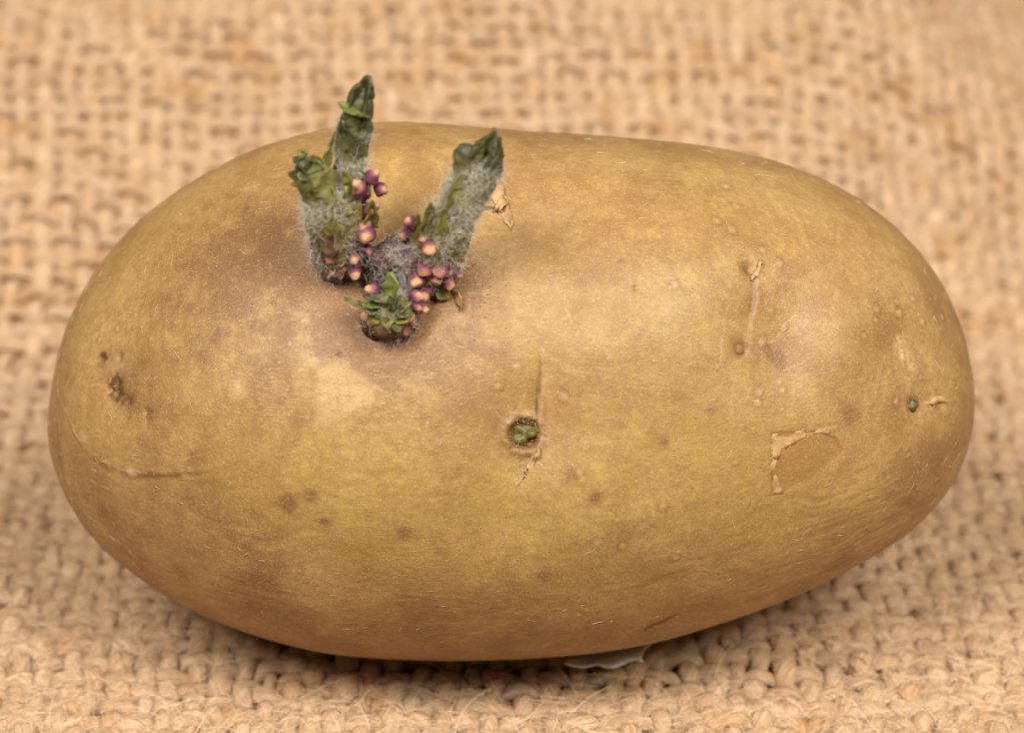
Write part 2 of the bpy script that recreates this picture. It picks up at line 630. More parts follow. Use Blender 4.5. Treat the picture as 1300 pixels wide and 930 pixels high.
def at(x, y, mm):
    """the point seen at (x, y) whose height over the middle plane is mm"""
    w = DIST - mm / 1000
    return CEN + RV * ((x - 650) / FPX * w) + UV_ * ((465 - y) / FPX * w) + NV * (mm / 1000)


def depth(x, y):
    return float((P0[surf(x, y)] - CEN) @ NV) * 1000


def line3(pts, step=1.6):
    pts = np.asarray(pts, float)
    L = np.concatenate([[0], np.cumsum(np.linalg.norm(np.diff(pts, axis=0), axis=1))])
    n = max(2, int(L[-1] / step))
    s = np.linspace(0, L[-1], n)
    q = np.array([P0[surf(np.interp(v, L, pts[:, 0]), np.interp(v, L, pts[:, 1]))] for v in s])
    for _ in range(4):
        q[1:-1] = 0.25 * q[:-2] + 0.5 * q[1:-1] + 0.25 * q[2:]
    return q


MM = 1e-3
PXM = 11.8          # photograph pixels per millimetre on the front of the tuber


def dist_to(points, reach, fade=0.0):
    """distance in mm from each skin vertex to a set of points; far ones get 1e3; fade thins the two ends of a line"""
    points = np.atleast_2d(points)
    lo, hi = points.min(0) - reach * MM, points.max(0) + reach * MM
    idx = np.nonzero(np.all((P0 > lo) & (P0 < hi), 1))[0]
    d = np.full(len(P0), 1e3)
    best = np.full(len(idx), 1e9)
    n = len(points)
    for k, p in enumerate(points):
        u = k / max(1, n - 1)
        w = 1.0 if fade <= 0 else max(0.4, min(1.0, min(u, 1 - u) / fade))
        best = np.minimum(best, ((P0[idx] - p) ** 2).sum(1) / w ** 2)
    d[idx] = np.sqrt(best) / MM
    return d


def spot(x, y, r):
    """gaussian round a point seen at (x, y), ragged at its rim; r in photograph pixels"""
    rm = r / PXM
    return np.exp(-(dist_to(P0[surf(x, y)], rm * 3) / rm * (1 + 0.22 * n_rag)) ** 2)


def stroke(pts, r, fade=0.3):
    rm = r / PXM
    return np.exp(-(dist_to(line3(pts), rm * 3, fade) / rm * (1 + 0.22 * n_rag)) ** 2)


n_rag = fbm(P0 * 1000 / 1.3, 171, 3)
nP = P0 * 1000                      # millimetres, for noise
n_lo = fbm(nP / 9.0, 101, 3)
n_md = fbm(nP / 2.2, 111, 4)
n_hi = fbm(nP / 0.7, 121, 3)
H = np.zeros(len(P0))               # relief in mm along the normal
soil_shade = np.zeros(len(P0))
green = np.zeros(len(P0))
pale = np.zeros(len(P0))
scab_shade = np.zeros(len(P0))
peel = np.zeros(len(P0))

# creased periderm: low ridges running round the tuber above, along it below
arcm = np.broadcast_to(spar[None, :], shape).reshape(-1) * 31.0
xm = P0[:, 0] * 1000 + 1.6 * n_lo
am = arcm + 1.6 * fbm(nP / 7.0, 131, 2)
zer = np.zeros(len(P0))
rid = lambda u, v, sd_: (1 - np.abs(fbm(np.stack([u, v, zer], 1), sd_, 3)) * 1.6)
along = rid(xm * 0.16, am * 0.75, 141)
round_ = rid(xm * 0.75, am * 0.14, 151)
low = sstep(540, 640, PX[:, 1])
zone = sstep(-0.1, 0.5, fbm(nP / 13.0, 161, 2))
H += (0.022 + 0.032 * zone) * (along * low + 0.6 * round_ * (1 - low))
green += 0.10 * zone * along * low
soil_shade += 0.10 * zone * np.clip(-along, 0, 1) * low
# wide form: lobes and hollows
H += 0.35 * fbm(nP / 24.0, 91, 2) + 0.05 * n_lo + 0.012 * n_md
n_keep, n_rag = n_rag, 0.0
H -= 0.9 * spot(676, 545, 60) + 1.4 * stroke([(690, 300), (688, 420), (678, 540), (630, 660)], 70, 0)
H += 1.9 * spot(850, 350, 150) + 0.5 * spot(330, 520, 170)
H -= 0.8 * spot(500, 360, 120) + 0.9 * spot(500, 365, 62)
H -= 1.3 * spot(985, 425, 70) + 0.7 * spot(1135, 430, 50)
H += 0.8 * spot(1070, 440, 60)
H -= 0.5 * spot(1165, 520, 50)
H -= 0.6 * spot(145, 480, 60)
n_rag = n_keep
# the middle eye and its long crease, shade and lit lip painted in
eyeC = (668, 556)
de = dist_to(P0[surf(*eyeC)], 8) * PXM
H += -1.1 * np.exp(-(de / 17) ** 2) + 0.42 * np.exp(-((de - 24) / 6) ** 2) * (1 + 0.6 * n_hi)
scab_shade += 0.75 * np.exp(-((de - 17) / 5) ** 2) * (0.8 + 0.5 * n_md)
soil_shade += 0.5 * np.exp(-(de / 40) ** 2)
def step_line(pts, y0, y1, y2, y3, wl, drop, rise, wr_):
    """a fold: the skin left of the line sinks to it, the right lip stands up; fades in from y0 to y1 and out from y2 to y3"""
    pts = np.asarray(pts, float)
    sx = PX[:, 0] - np.interp(PX[:, 1], pts[:, 1], pts[:, 0]) + 1.2 * n_rag
    am_ = np.where(facing, sstep(y0, y1, PX[:, 1]) * (1 - sstep(y2, y3, PX[:, 1])), 0)
    am_ = am_ * (np.abs(sx) < 90)
    left = np.exp(np.minimum(sx, 0) / wl) * (1 - sstep(-1.5, 2.0, sx))
    right = np.exp(-np.maximum(sx, 0) / wr_) * sstep(-1.5, 2.0, sx)
    return am_ * (rise * right - drop * left), am_ * left, am_ * np.exp(-(sx / 2.2) ** 2), am_ * right


hh, lf, ln_, rt_ = step_line([(688, 430), (685, 500), (681, 560)], 430, 500, 538, 556, 14, 0.62, 0.16, 8)
H += hh
green += 0.9 * lf
soil_shade += 0.45 * lf * lf
scab_shade += 0.42 * ln_
pale += 0.25 * rt_
hh, lf, ln_, rt_ = step_line([(684, 570), (672, 590), (652, 628)], 566, 580, 600, 630, 10, 0.40, 0.14, 8)
H += hh
green += 0.6 * lf
soil_shade += 0.3 * lf
scab_shade += 0.25 * ln_
pale += 0.4 * rt_
green += 1.0 * stroke([(678, 435), (676, 490), (673, 535)], 15, 0.7)
scab_shade += 0.30 * stroke([(686, 445), (684, 500), (681, 545)], 2.6, 0.6)
soil_shade += 0.3 * stroke([(694, 510), (692, 555)], 7, 0.6)
# right hand slit, groove and pit darkened with painted shade
H -= 0.6 * spot(946, 346, 9)
hh, lf, ln_, rt_ = step_line([(956, 350), (957, 375), (954, 400), (947, 432)], 348, 360, 396, 430, 8, 0.34, 0.05, 5)
H += hh
scab_shade += 0.5 * ln_
soil_shade += 0.3 * lf
scab_shade += 0.55 * spot(944, 346, 7) + 0.4 * spot(947, 350, 7)
H += 0.03 * stroke([(963, 350), (964, 380), (957, 410), (952, 450)], 5)
pale += 0.04 * stroke([(962, 365), (959, 405), (953, 440)], 3)
H -= 0.5 * spot(940, 444, 11)
scab_shade += 0.4 * np.exp(-((dist_to(P0[surf(940, 444)], 4) * PXM - 8) / 3.5) ** 2)
# far right bud
H -= 0.5 * spot(1166, 516, 11) + 0.4 * spot(1195, 510, 8)
scab_shade += 0.45 * spot(1196, 509, 6) + 0.5 * spot(1160, 506, 6)
pale += 0.55 * stroke([(1176, 512), (1190, 505), (1204, 510)], 4)
# scraped scar beyond it
m = stroke([(1145, 425), (1152, 450), (1164, 470)], 10)
pale += 0.7 * m * (0.5 + 0.8 * sstep(-0.2, 0.5, n_hi))
H += 0.16 * m * n_hi
# left scab cluster
for x, y, r, w in ((141, 486, 12, 1.3), (146, 497, 11, 1.3), (128, 452, 8, 1.2), (148, 452, 5, 1.0), (161, 508, 8, 1.1), (187, 524, 8, .6), (134, 496, 8, 1.1)):
    g = spot(x, y, r)
    scab_shade += w * g * (0.9 + 0.8 * n_hi)
    H += -0.25 * g + 0.2 * g * n_hi
soil_shade += 0.40 * spot(155, 480, 45) + 0.25 * spot(185, 525, 30)
pale += 0.35 * spot(146, 468, 14)
# wrinkle running in from the left end
wr = [(82, 520), (92, 548), (112, 575), (140, 594), (165, 600), (205, 600), (250, 596), (290, 588)]
wm = sstep(-0.5, 0.5, n_md)
H += (0.07 * stroke(wr, 5) - 0.06 * stroke([(p[0], p[1] + 7) for p in wr], 5)) * (0.25 + 0.9 * wm)
soil_shade += 0.35 * stroke([(120, 583), (165, 602), (230, 603)], 6)
pale += 0.4 * stroke([(150, 596), (185, 600)], 4)
soil_shade += 0.45 * stroke([(72, 540), (74, 580), (82, 610)], 10)
green += 1.0 * stroke([(232, 608), (262, 614), (305, 620)], 8)
scab_shade += 0.25 * wm * stroke([(118, 584), (150, 599), (200, 603), (245, 599)], 3) + 0.22 * stroke([(232, 608), (262, 612), (300, 618)], 6)
for x, y, r in ((103, 557, 9), (165, 601, 7), (300, 493, 9), (130, 450, 5)):
    pale += 0.6 * spot(x, y, r)
    H += 0.12 * spot(x, y, r * 0.8)
# blotches
for x, y, r, w in ((367, 640, 12, .55), (395, 628, 9, .45), (415, 660, 9, .4), (513, 676, 9, .4), (322, 650, 9, .3), (275, 430, 6, .55), (332, 733, 18, .35), (560, 700, 8, .25),
                   (723, 606, 12, .45), (755, 631, 9, .4), (260, 645, 20, .25), (470, 650, 7, .3), (1010, 560, 18, .12), (1080, 520, 14, .25), (985, 450, 18, .28), (845, 560, 7, .25),
                   (130, 650, 8, .3), (160, 600, 8, .2), (900, 520, 8, .2), (312, 552, 7, .25), (250, 580, 12, .2), (690, 730, 10, .25)):
    soil_shade += 2.1 * w * spot(x, y, r) * (0.8 + 0.5 * n_md) + 0.35 * w * spot(x, y, r * 0.45)
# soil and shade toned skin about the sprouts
soil_shade *= 1.25
soil_shade += 0.60 * spot(470, 400, 95) * (0.8 + 0.35 * n_md) + 0.45 * spot(400, 360, 55) + 0.50 * spot(597, 360, 38) * (0.9 + 0.5 * n_hi)
soil_shade += (0.40 * spot(350, 300, 90) + 0.32 * spot(560, 450, 110) + 0.3 * spot(300, 360, 90)) * (1 + 0.4 * n_md)
soil_shade += (0.30 * spot(330, 330, 120) + 0.26 * spot(280, 440, 90) + 0.26 * stroke([(420, 430), (520, 450), (630, 440)], 55) + 0.22 * stroke([(80, 440), (75, 560), (110, 670)], 50)
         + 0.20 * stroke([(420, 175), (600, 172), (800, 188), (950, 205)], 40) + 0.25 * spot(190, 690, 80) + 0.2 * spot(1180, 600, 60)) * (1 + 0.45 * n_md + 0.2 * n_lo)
soil_shade += 0.55 * spot(490, 400, 48) + 0.3 * spot(440, 440, 40)
soil_shade += 0.55 * stroke([(375, 560), (392, 530), (388, 500)], 16) * (0.7 + 0.6 * n_md) + 0.2 * spot(600, 520, 60)
# pale scraped triangle left of the middle
def poly_mask(poly, soft):
    poly = np.asarray(poly, float)
    x, y = PX[:, 0], PX[:, 1]
    ins = np.zeros(len(x), bool)
    dmin = np.full(len(x), 1e9)
    for (x1, y1), (x2, y2) in zip(poly, np.roll(poly, -1, 0)):
        cnd = ((y1 > y) != (y2 > y)) & (x < (x2 - x1) * (y - y1) / (y2 - y1 + 1e-9) + x1)
        ins ^= cnd
        t = np.clip(((x - x1) * (x2 - x1) + (y - y1) * (y2 - y1)) / ((x2 - x1) ** 2 + (y2 - y1) ** 2), 0, 1)
        dmin = np.minimum(dmin, np.hypot(x - x1 - t * (x2 - x1), y - y1 - t * (y2 - y1)))
    sd = np.where(ins, dmin, -dmin)
    return np.where(facing, sstep(-soft, soft, sd), 0), np.where(facing, sd, -1e3)


m, sd = poly_mask([(398, 548), (405, 500), (402, 468), (440, 462), (478, 490), (470, 512), (430, 530)], 5)
pale += 0.30 * m
soil_shade *= 1 - 0.7 * m
# peeled window on the right
pw = [(979, 549), (1038, 546), (1062, 556), (1068, 570), (1058, 584), (1030, 604), (996, 620), (979, 627)]
m, sd = poly_mask(pw, 2.5)
H -= 0.07 * m
peel += 0.95 * m
pale *= 1 - m
soil_shade *= 1 - 0.6 * m
scab_shade += 0.45 * np.exp(-(sd / 1.8) ** 2) * (0.7 + 0.6 * n_md)
pale += 0.5 * stroke([(985, 556), (1000, 552), (1040, 546), (1062, 540)], 5)
soil_shade += 0.30 * stroke([(1020, 545), (1062, 538), (1090, 530)], 8)
# right dimple and the ridge over it
soil_shade += 0.50 * spot(1000, 395, 48) * (0.85 + 0.5 * n_md) + 0.22 * stroke([(985, 370), (1030, 345), (1060, 330)], 10)
pale += 0.22 * stroke([(1000, 365), (1040, 345), (1060, 330)], 5)
soil_shade += 0.30 * stroke([(975, 440), (995, 462), (1030, 470)], 12) + 0.42 * spot(1135, 420, 32) + 0.2 * spot(1100, 470, 40)
# scratched scar low on the front
for k in range(4):
    x, y = 817 + 9 * k, 797 - 3.4 * k
    ln = [(x, y + 2), (x + 12, y - 7)]
    scab_shade += 0.7 * stroke(ln, 3.0)
    H -= 0.22 * stroke(ln, 3.0)
    H += 0.10 * stroke([(p[0] + 3, p[1] + 4) for p in ln], 2.5)
soil_shade += 0.35 * stroke([(812, 800), (850, 788)], 12)
# pinholes
for x, y, r in ((801, 371, 3.2), (786, 336, 2.6), (430, 450, 2.4)):
    H -= 0.3 * spot(x, y, r)
    scab_shade += 0.7 * spot(x, y, r)
# scattered lenticels: small pale domes with a darker ring
lent = [(920, 240), (905, 290), (925, 300), (933, 268), (1160, 378), (1145, 395), (1173, 407), (1198, 402), (980, 393), (997, 413), (970, 434), (1115, 392), (1140, 510), (1095, 427),
        (985, 338), (962, 323), (840, 640), (757, 686), (740, 610), (655, 465), (632, 490), (717, 505), (850, 370), (735, 600), (790, 690), (855, 705), (300, 780), (960, 510), (993, 495), (965, 498)]
front_px = PXf[rng.integers(0, len(PXf), 260)]
for i, (x, y) in enumerate(list(lent) + [tuple(v) for v in front_px]):
    known = i < len(lent)
    r = rng.uniform(3.2, 4.6) if known else rng.uniform(1.6, 3.2)
    d = dist_to(P0[surf(x, y)], r * 4 / PXM) * PXM
    g = np.exp(-(d / r) ** 2)
    w = 1.0 if known else rng.uniform(0.2, 0.8)
    pale += 0.55 * w * g
    H += 0.10 * w * g
    soil_shade += 0.35 * w * np.exp(-((d - 1.8 * r) / (0.7 * r)) ** 2)
# fine scrapes and folds of the periderm
for _ in range(70):
    x, y = PXf[rng.integers(0, len(PXf))]
    a = rng.normal(0.12, 0.35) if y > 560 or rng.random() < 0.35 else rng.normal(1.5, 0.3)
    L = rng.uniform(12, 60)
    ln = [(x, y), (x + L * 0.5 * math.cos(a) + rng.normal() * 2, y + L * 0.5 * math.sin(a)), (x + L * math.cos(a), y + L * math.sin(a))]
    g = stroke(ln, rng.uniform(1.2, 2.2))
    pale += rng.uniform(0.15, 0.42) * g
    H -= 0.03 * g
# green, light struck skin
green += 0.75 * spot(600, 680, 120) + 0.6 * spot(420, 620, 120) + 0.5 * spot(860, 560, 120) + 0.45 * spot(820, 400, 80) + 0.35 * spot(250, 420, 110)
green += 0.35 * spot(760, 740, 130) + 0.3 * spot(1000, 640, 110) + 0.3 * spot(480, 210, 90) + 0.25 * spot(900, 240, 120)
soil_shade += np.clip(0.08 + 0.26 * n_lo + 0.16 * n_md, 0, 0.5)
soil_shade += 0.40 * sstep(600, 810, PX[:, 1]) * (0.7 + 0.5 * n_lo)  # darker underside: browner skin plus shade painted into the colour

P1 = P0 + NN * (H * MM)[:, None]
mark = np.stack([np.clip(soil_shade, 0, 0.95), np.clip(green, 0, 1), np.clip(pale, 0, 0.9), np.ones(len(P0))], 1)
arc = np.broadcast_to(spar[None, :], shape).reshape(-1) * 31.0
grid = np.stack([P0[:, 0] * 1000, np.where(arc > 60, arc, arc), np.zeros(len(P0))], 1)
potato = bpy.data.objects.new('potato', None)
col.objects.link(potato)
potato['label'] = 'large brown potato with three hairy purple and green sprouts, lying on the burlap'
potato['category'] = 'potato'
q = grid_quads(RING, FRONT + BACK, True)
caps = [np.arange(FRONT + BACK)[None, ::-1], ((RING - 1) * (FRONT + BACK) + np.arange(FRONT + BACK))[None, :]]
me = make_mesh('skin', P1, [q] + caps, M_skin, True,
               {'mark': mark, 'scab_shade': np.clip(scab_shade, 0, 1), 'peel': np.clip(peel, 0, 1), 'grid': grid})
import bmesh
bm = bmesh.new()
bm.from_mesh(me)
bmesh.ops.recalc_face_normals(bm, faces=bm.faces)
bm.to_mesh(me)
bm.free()
link('skin', me, potato)
print('potato lowest z', P1[:, 2].min(), 'box', project(P1).min(0), project(P1).max(0))


def lift(x, y, mm):
    i = surf(x, y)
    return P1[i] + NN[i] * mm * MM


# ------------------------------------------------------------------ torn skin flaps, eyes
def flap(left, right, n, m, height, thick=0.09, name='skin_flap', curl=0.0, mat=None):
    """a sheet of dried skin between two drawn edges; height(u, v) in mm over the skin"""
    Lp, Rp = catmull(left, n), catmull(right, n)
    Lp = Lp + rng.normal(size=Lp.shape) * 0.9
    Rp = Rp + rng.normal(size=Rp.shape) * 1.1
    vs = []
    for i in range(n):
        for j in range(m):
            v = j / (m - 1)
            u = i / (n - 1)
            x, y = Lp[i] * (1 - v) + Rp[i] * v
            vs.append(lift(x, y, height(u, v)))
    vs = np.array(vs)
    vs += 0.00006 * np.stack([vnoise(vs * 900, s) for s in (1, 2, 3)], 1)
    me = make_mesh(name, vs, grid_quads(n, m), mat or M_torn)
    o = link(name, me, potato)
    sm = o.modifiers.new('thickness', 'SOLIDIFY')
    sm.thickness = thick * MM
    sm.offset = 0
    return o


flap([(631, 226), (640, 246), (648, 268), (652, 286)], [(622, 250), (630, 264), (640, 276), (651, 288)], 14, 6,
     lambda u, v: 0.03 + 0.42 * (1 - v) ** 2 * math.sin(math.pi * min(1, u * 0.9 + 0.1)) + 0.12 * math.sin(9 * u))
flap([(640, 250), (645, 262)], [(627, 266), (633, 270)], 6, 5, lambda u, v: 0.3 + 0.4 * math.sin(3 * v))
flap([(573, 366), (582, 372), (587, 384), (586, 393)], [(577, 372), (579, 378), (582, 386), (585, 393)], 10, 5,
     lambda u, v: 0.1 + 1.1 * (1 - v) * math.sin(math.pi * u))
flap([(960, 334), (958, 344), (952, 352), (948, 357)], [(963, 337), (962, 347), (957, 355), (951, 359)], 10, 4,
     lambda u, v: 0.08 + 0.42 * math.sin(math.pi * (0.15 + 0.8 * u)))
flap([(681, 578), (672, 595), (660, 615), (652, 626)], [(686, 580), (683, 590), (668, 612), (654, 627)], 12, 5,
     lambda u, v: -0.03 + 0.09 * (1 - v) * math.sin(math.pi * u), 0.05)
flap([(683, 572), (682, 580), (680, 588)], [(687, 572), (686, 581), (682, 589)], 6, 4, lambda u, v: 0.25 + 0.2 * math.sin(math.pi * u))
flap([(976, 548), (980, 575), (977, 600), (978, 628)], [(984, 556), (987, 575), (984, 600), (994, 621)], 18, 5,
     lambda u, v: -0.03 + 0.04 * v * (0.7 + 0.5 * math.sin(17 * u)), 0.035)
flap([(978, 547), (1000, 546), (1030, 544), (1056, 540)], [(982, 584), (1004, 566), (1026, 552), (1052, 549)], 18, 6,
     lambda u, v: -0.03 + 0.04 * v * (0.7 + 0.4 * math.sin(19 * u)), 0.035)
flap([(1178, 511), (1188, 504), (1198, 503), (1205, 509)], [(1180, 516), (1189, 513), (1197, 513), (1204, 513)], 10, 5,
     lambda u, v: 0.0 + 0.34 * math.sin(math.pi * v) * math.sin(math.pi * u))


def blob(name, centre, axis, length, width, mat, parent, hue=None, n=14, m=16, lump=0.08, taper=0.0, seed=0):
    """a rounded bud along axis; hue(t) gives its vertex tint from root to tip"""
    axis = unit(axis)
    ref = V(0, 0, 1) if abs(axis[2]) < 0.9 else V(1, 0, 0)
    s = unit(np.cross(axis, ref))
    u = np.cross(s, axis)
    t = np.linspace(0.02, math.pi - 0.02, n)
    vs, hs = [], []
    for a in t:
        z = (1 - math.cos(a)) / 2
        r = math.sin(a) * (1 - taper * z)
        for b in np.arange(m) * 2 * math.pi / m:
            vs.append(centre + axis * (z * length) + (s * math.cos(b) + u * math.sin(b)) * r * width)
            hs.append(hue(z) if hue else 0.5)
    vs = np.array(vs)
    cc = centre + axis * length * 0.5
    vs = cc + (vs - cc) * (1 + lump * vnoise(vs * (1.6 / width) + seed * 3.3, seed))[:, None]
    caps = [np.arange(m)[None, ::-1], ((n - 1) * m + np.arange(m))[None, :]]
    me = make_mesh(name, vs, [grid_quads(n, m, True)] + caps, mat, True, {'hue': np.array(hs)})
    return link(name, me, parent)


def crumbs(name, centre, normal, rad, n, size, parent):
    """a ring of crusty grains round an eye, one mesh"""
    normal = unit(normal)
    s = unit(np.cross(normal, V(0.3, 0.2, 1)))
    u = np.cross(s, normal)
    vs, fs = [], []
    for i in range(n):
        a = rng.uniform(0, 2 * math.pi)
        c = centre + (s * math.cos(a) + u * math.sin(a)) * rad * rng.normal(1, 0.13) + normal * rng.uniform(-.00006, .00022)
        k = len(vs)
        r = size * rng.uniform(0.5, 1.3)
        for d in ((1, 0, 0), (-1, 0, 0), (0, 1, 0), (0, -1, 0), (0, 0, 1), (0, 0, -1)):
            vs.append(c + unit(V(*d) + rng.normal(size=3) * .35) * r * rng.uniform(.7, 1.3))
        for f in ((0, 2, 4), (2, 1, 4), (1, 3, 4), (3, 0, 4), (2, 0, 5), (1, 2, 5), (3, 1, 5), (0, 3, 5)):
            fs.append([k + j for j in f])
    o = link(name, make_mesh(name, np.array(vs), np.array(fs), M_crust, False), parent, 'stuff')
    return o


i = surf(*eyeC)
eye = blob('eye', P1[i] - NN[i] * 0.0008, NN[i] + RV * 0.1, 0.0023, 0.00138, M_eye, potato, lump=0.42, seed=5, n=26, m=30)
eye['label'] = 'olive green bud sunk in the middle of the potato'
crumbs('crust', P1[i] + NN[i] * 0.0010, NN[i], 0.00156, 150, 0.00012, eye)
crumbs('crust', P1[i] + NN[i] * 0.00075, NN[i], 0.00138, 120, 0.00013, eye)
i = surf(940, 444)
eye = blob('eye', P1[i] - NN[i] * 0.0006, NN[i], 0.0011, 0.00062, M_crust, potato, lump=0.15, seed=6)
eye['label'] = 'small brown bud below the slit on the right half'
i = surf(1165, 516)
eye = blob('eye', P1[i] - NN[i] * 0.0007, NN[i], 0.0014, 0.00078, M_eye, potato, lump=0.2, seed=8)
eye['label'] = 'tiny green bud near the right end'
crumbs('crust', P1[surf(1163, 507)], NN[i], 0.0007, 26, 0.00013, eye)


# ------------------------------------------------------------------ sprouts
def loft(name, pts, rad_px, mat, parent, hue, n=110, m=56, flat=1.0, lump=0.13, seed=0, ridge=0.0):
    """a fleshy shoot through pts (metres) with radii in photograph pixels; returns surface samples"""
    path = catmull(pts, n)
    r = catmull(np.asarray(rad_px, float)[:, None], n)[:, 0] / PXM * MM
    t, side, up = frames(path, NV)
    a = np.arange(m) * 2 * math.pi / m
    ring = np.cos(a)[None, :, None] * side[:, None, :] + np.sin(a)[None, :, None] * up[:, None, :] * flat
    v = path[:, None, :] + ring * r[:, None, None]
    f = v.reshape(-1, 3)
    disp = 1 + lump * fbm(f * 520, 60 + seed, 3) + 0.10 * vnoise(f * 1500, 70 + seed) + 0.06 * vnoise(f * 3200, 75 + seed)
    if ridge:
        disp = disp + 1.9 * ridge * (np.abs(np.cos(2.5 * a[None, :] + 0.8 * seed + np.linspace(0, 1.8, n)[:, None])) - 0.6).reshape(-1)
    v = path[:, None, :] + ring * (r[:, None] * disp.reshape(n, m))[..., None]
    h = np.repeat(hue(np.linspace(0, 1, n)), m)
    caps = [np.arange(m)[None, ::-1], ((n - 1) * m + np.arange(m))[None, :]]
    me = make_mesh(name, v.reshape(-1, 3), [grid_quads(n, m, True)] + caps, mat, True, {'hue': h})
    link(name, me, parent)
    return v, unit(v - path[:, None, :]), np.broadcast_to(t[:, None, :], v.shape)


def leaf(base, tip, nrm, width, mat, parent, fold=0.5, curl=0.3, seed=0, name='leaf', n=14, m=9, blunt=0.7):
    """a young leaf from base to tip; nrm is its upper side, fold closes it along the midrib"""
    ax = tip - base
    L = np.linalg.norm(ax)
    ax = ax / L
    nrm = unit(nrm - ax * (nrm @ ax))
    sd = np.cross(ax, nrm)
    vs = []
    for i in range(n):
        t = i / (n - 1)
        w = width * (math.sin(math.pi * min(1.0, (0.10 + 0.90 * t) ** blunt)) ** 0.8 + 0.04)
        for j in range(m):
            q = (j / (m - 1)) * 2 - 1
            z = fold * abs(q) ** 1.3 * w + curl * L * (t - 0.5) ** 2 * (1 if t > 0.5 else 0.3) - curl * 0.15 * L * math.sin(math.pi * t)
            roll = 0.25 * w * max(0, abs(q) - 0.7) / 0.3
            vs.append(base + ax * (L * t) + sd * (q * w * (1 - 0.25 * fold) - math.copysign(roll, q)) + nrm * z)
    vs = np.array(vs)
    vs += width * 0.26 * np.stack([vnoise(vs * (1.4 / width) + seed, 200 + seed + s) for s in range(3)], 1)
    o = link(name, make_mesh(name, vs, grid_quads(n, m), mat), parent)
    sm = o.modifiers.new('thickness', 'SOLIDIFY')
    sm.thickness = 0.00028
    sm.offset = 0
    sb = o.modifiers.new('soften', 'SUBSURF')
    sb.levels = sb.render_levels = 1
    return o


def hairs(parent, surfaces, count, length, rad=0.000015, lo=0.05, hi=0.9):
    """fine pale down over fleshy shoots"""
    paths, rads = [], []
    for (v, nn, tt_), share in surfaces:
        k = int(count * share)
        n, m, _ = v.shape
        u = rng.uniform(lo, hi, k) * (n - 1)
        w = rng.integers(0, m, k)
        i = u.astype(int)
        keep = vnoise(v[i, w] * 420, 77) + 0.6 * vnoise(v[i, w] * 1100, 78) > rng.normal(-0.02, 0.3, k)
        i, w = i[keep], w[keep]
        k = len(i)
        p, nr, tg = v[i, w], nn[i, w], tt_[i, w]
        L = length * rng.uniform(0.45, 1.25, k)[:, None]
        d0 = unit(nr * 0.30 + tg * rng.normal(0.35, 0.6, (k, 1)) + rng.normal(size=(k, 3)) * 0.5)
        bend = rng.normal(size=(k, 3)) * 0.75 + tg * 0.2 - nr * 0.3
        s = np.linspace(0, 1, 6)[None, :, None]
        q = p[:, None] + d0[:, None] * L[:, None] * s + bend[:, None] * L[:, None] * 0.55 * s ** 2
        wob = unit(rng.normal(size=(k, 3)))[:, None] * np.sin(s * rng.uniform(3, 8, (k, 1, 1))) * L[:, None] * 0.13
        paths.append(q + wob)
        rads.append(rad * rng.uniform(0.7, 1.3, k))
    vv, ff = fibre_mesh(np.concatenate(paths), np.concatenate(rads), 0.3)
    return link('hair', make_mesh('hair', vv, ff, M_hair), parent, 'stuff')


def sprout(label):
    o = bpy.data.objects.new('sprout', None)
    col.objects.link(o)
    o.parent = potato
    o['label'] = label
    return o


def P3(x, y, base, mm):
    return at(x, y, base + mm)


_bs = [0]


def bud(sp, x, y, base, mm, r, dirpx, tone=0.55, mat=None, n=18, m=16):
    """a root bud: a broad plum shoulder that narrows to a rounded cream tip seen at (x, y); tone near 1 leaves it plum all over"""
    _bs[0] += 1
    seed = _bs[0]
    rm = r * rng.uniform(0.62, 0.92) / PXM * MM
    ax = unit(RV * dirpx[0] - UV_ * dirpx[1] + NV * dirpx[2] + 0.15 * rng.normal(size=3))
    sd = unit(np.cross(ax, V(0.2, 0.3, 1)))
    ud = np.cross(sd, ax)
    tip = P3(x, y, base, mm + 0.7) + ax * rm * 0.7
    L = rm * (3.6 if tone < 0.7 else 3.0)
    zz = 1 - np.linspace(1, 0, n) ** 1.5
    d = L * (1 - zz)                                     # distance back from the tip
    rt = np.sqrt(np.maximum(1 - ((d - rm) / rm) ** 2, 0)) * (d < 2 * rm) + (d >= 2 * rm) * 0
    wide = 1.7 if tone < 0.7 else 1.4
    rs = wide * np.sqrt(np.maximum(1 - ((d - 2.5 * rm) / (1.6 * rm)) ** 2, 0))
    rr = (rt ** 4 + rs ** 4) ** 0.25 * rm + 1e-6
    hue = np.clip((1.0 - d / rm) * 0.60 + 0.5 - max(0, tone - 0.5) * 1.1, 0, 1)
    a = np.arange(m) * 2 * math.pi / m
    c = tip - ax * d[:, None]
    ring = np.cos(a)[None, :, None] * sd + np.sin(a)[None, :, None] * ud
    v = c[:, None, :] + ring * rr[:, None, None]
    f = v.reshape(-1, 3)
    f = f + rm * 0.26 * np.stack([vnoise(f * (0.9 / rm) + seed * 3.1, 300 + k) for k in range(3)], 1)
    caps = [np.arange(m)[None, ::-1], ((n - 1) * m + np.arange(m))[None, :]]
    me = make_mesh('root_bud', f, [grid_quads(n, m, True)] + caps, mat or M_bud, True, {'hue': np.repeat(hue, m)})
    return link('root_bud', me, sp)


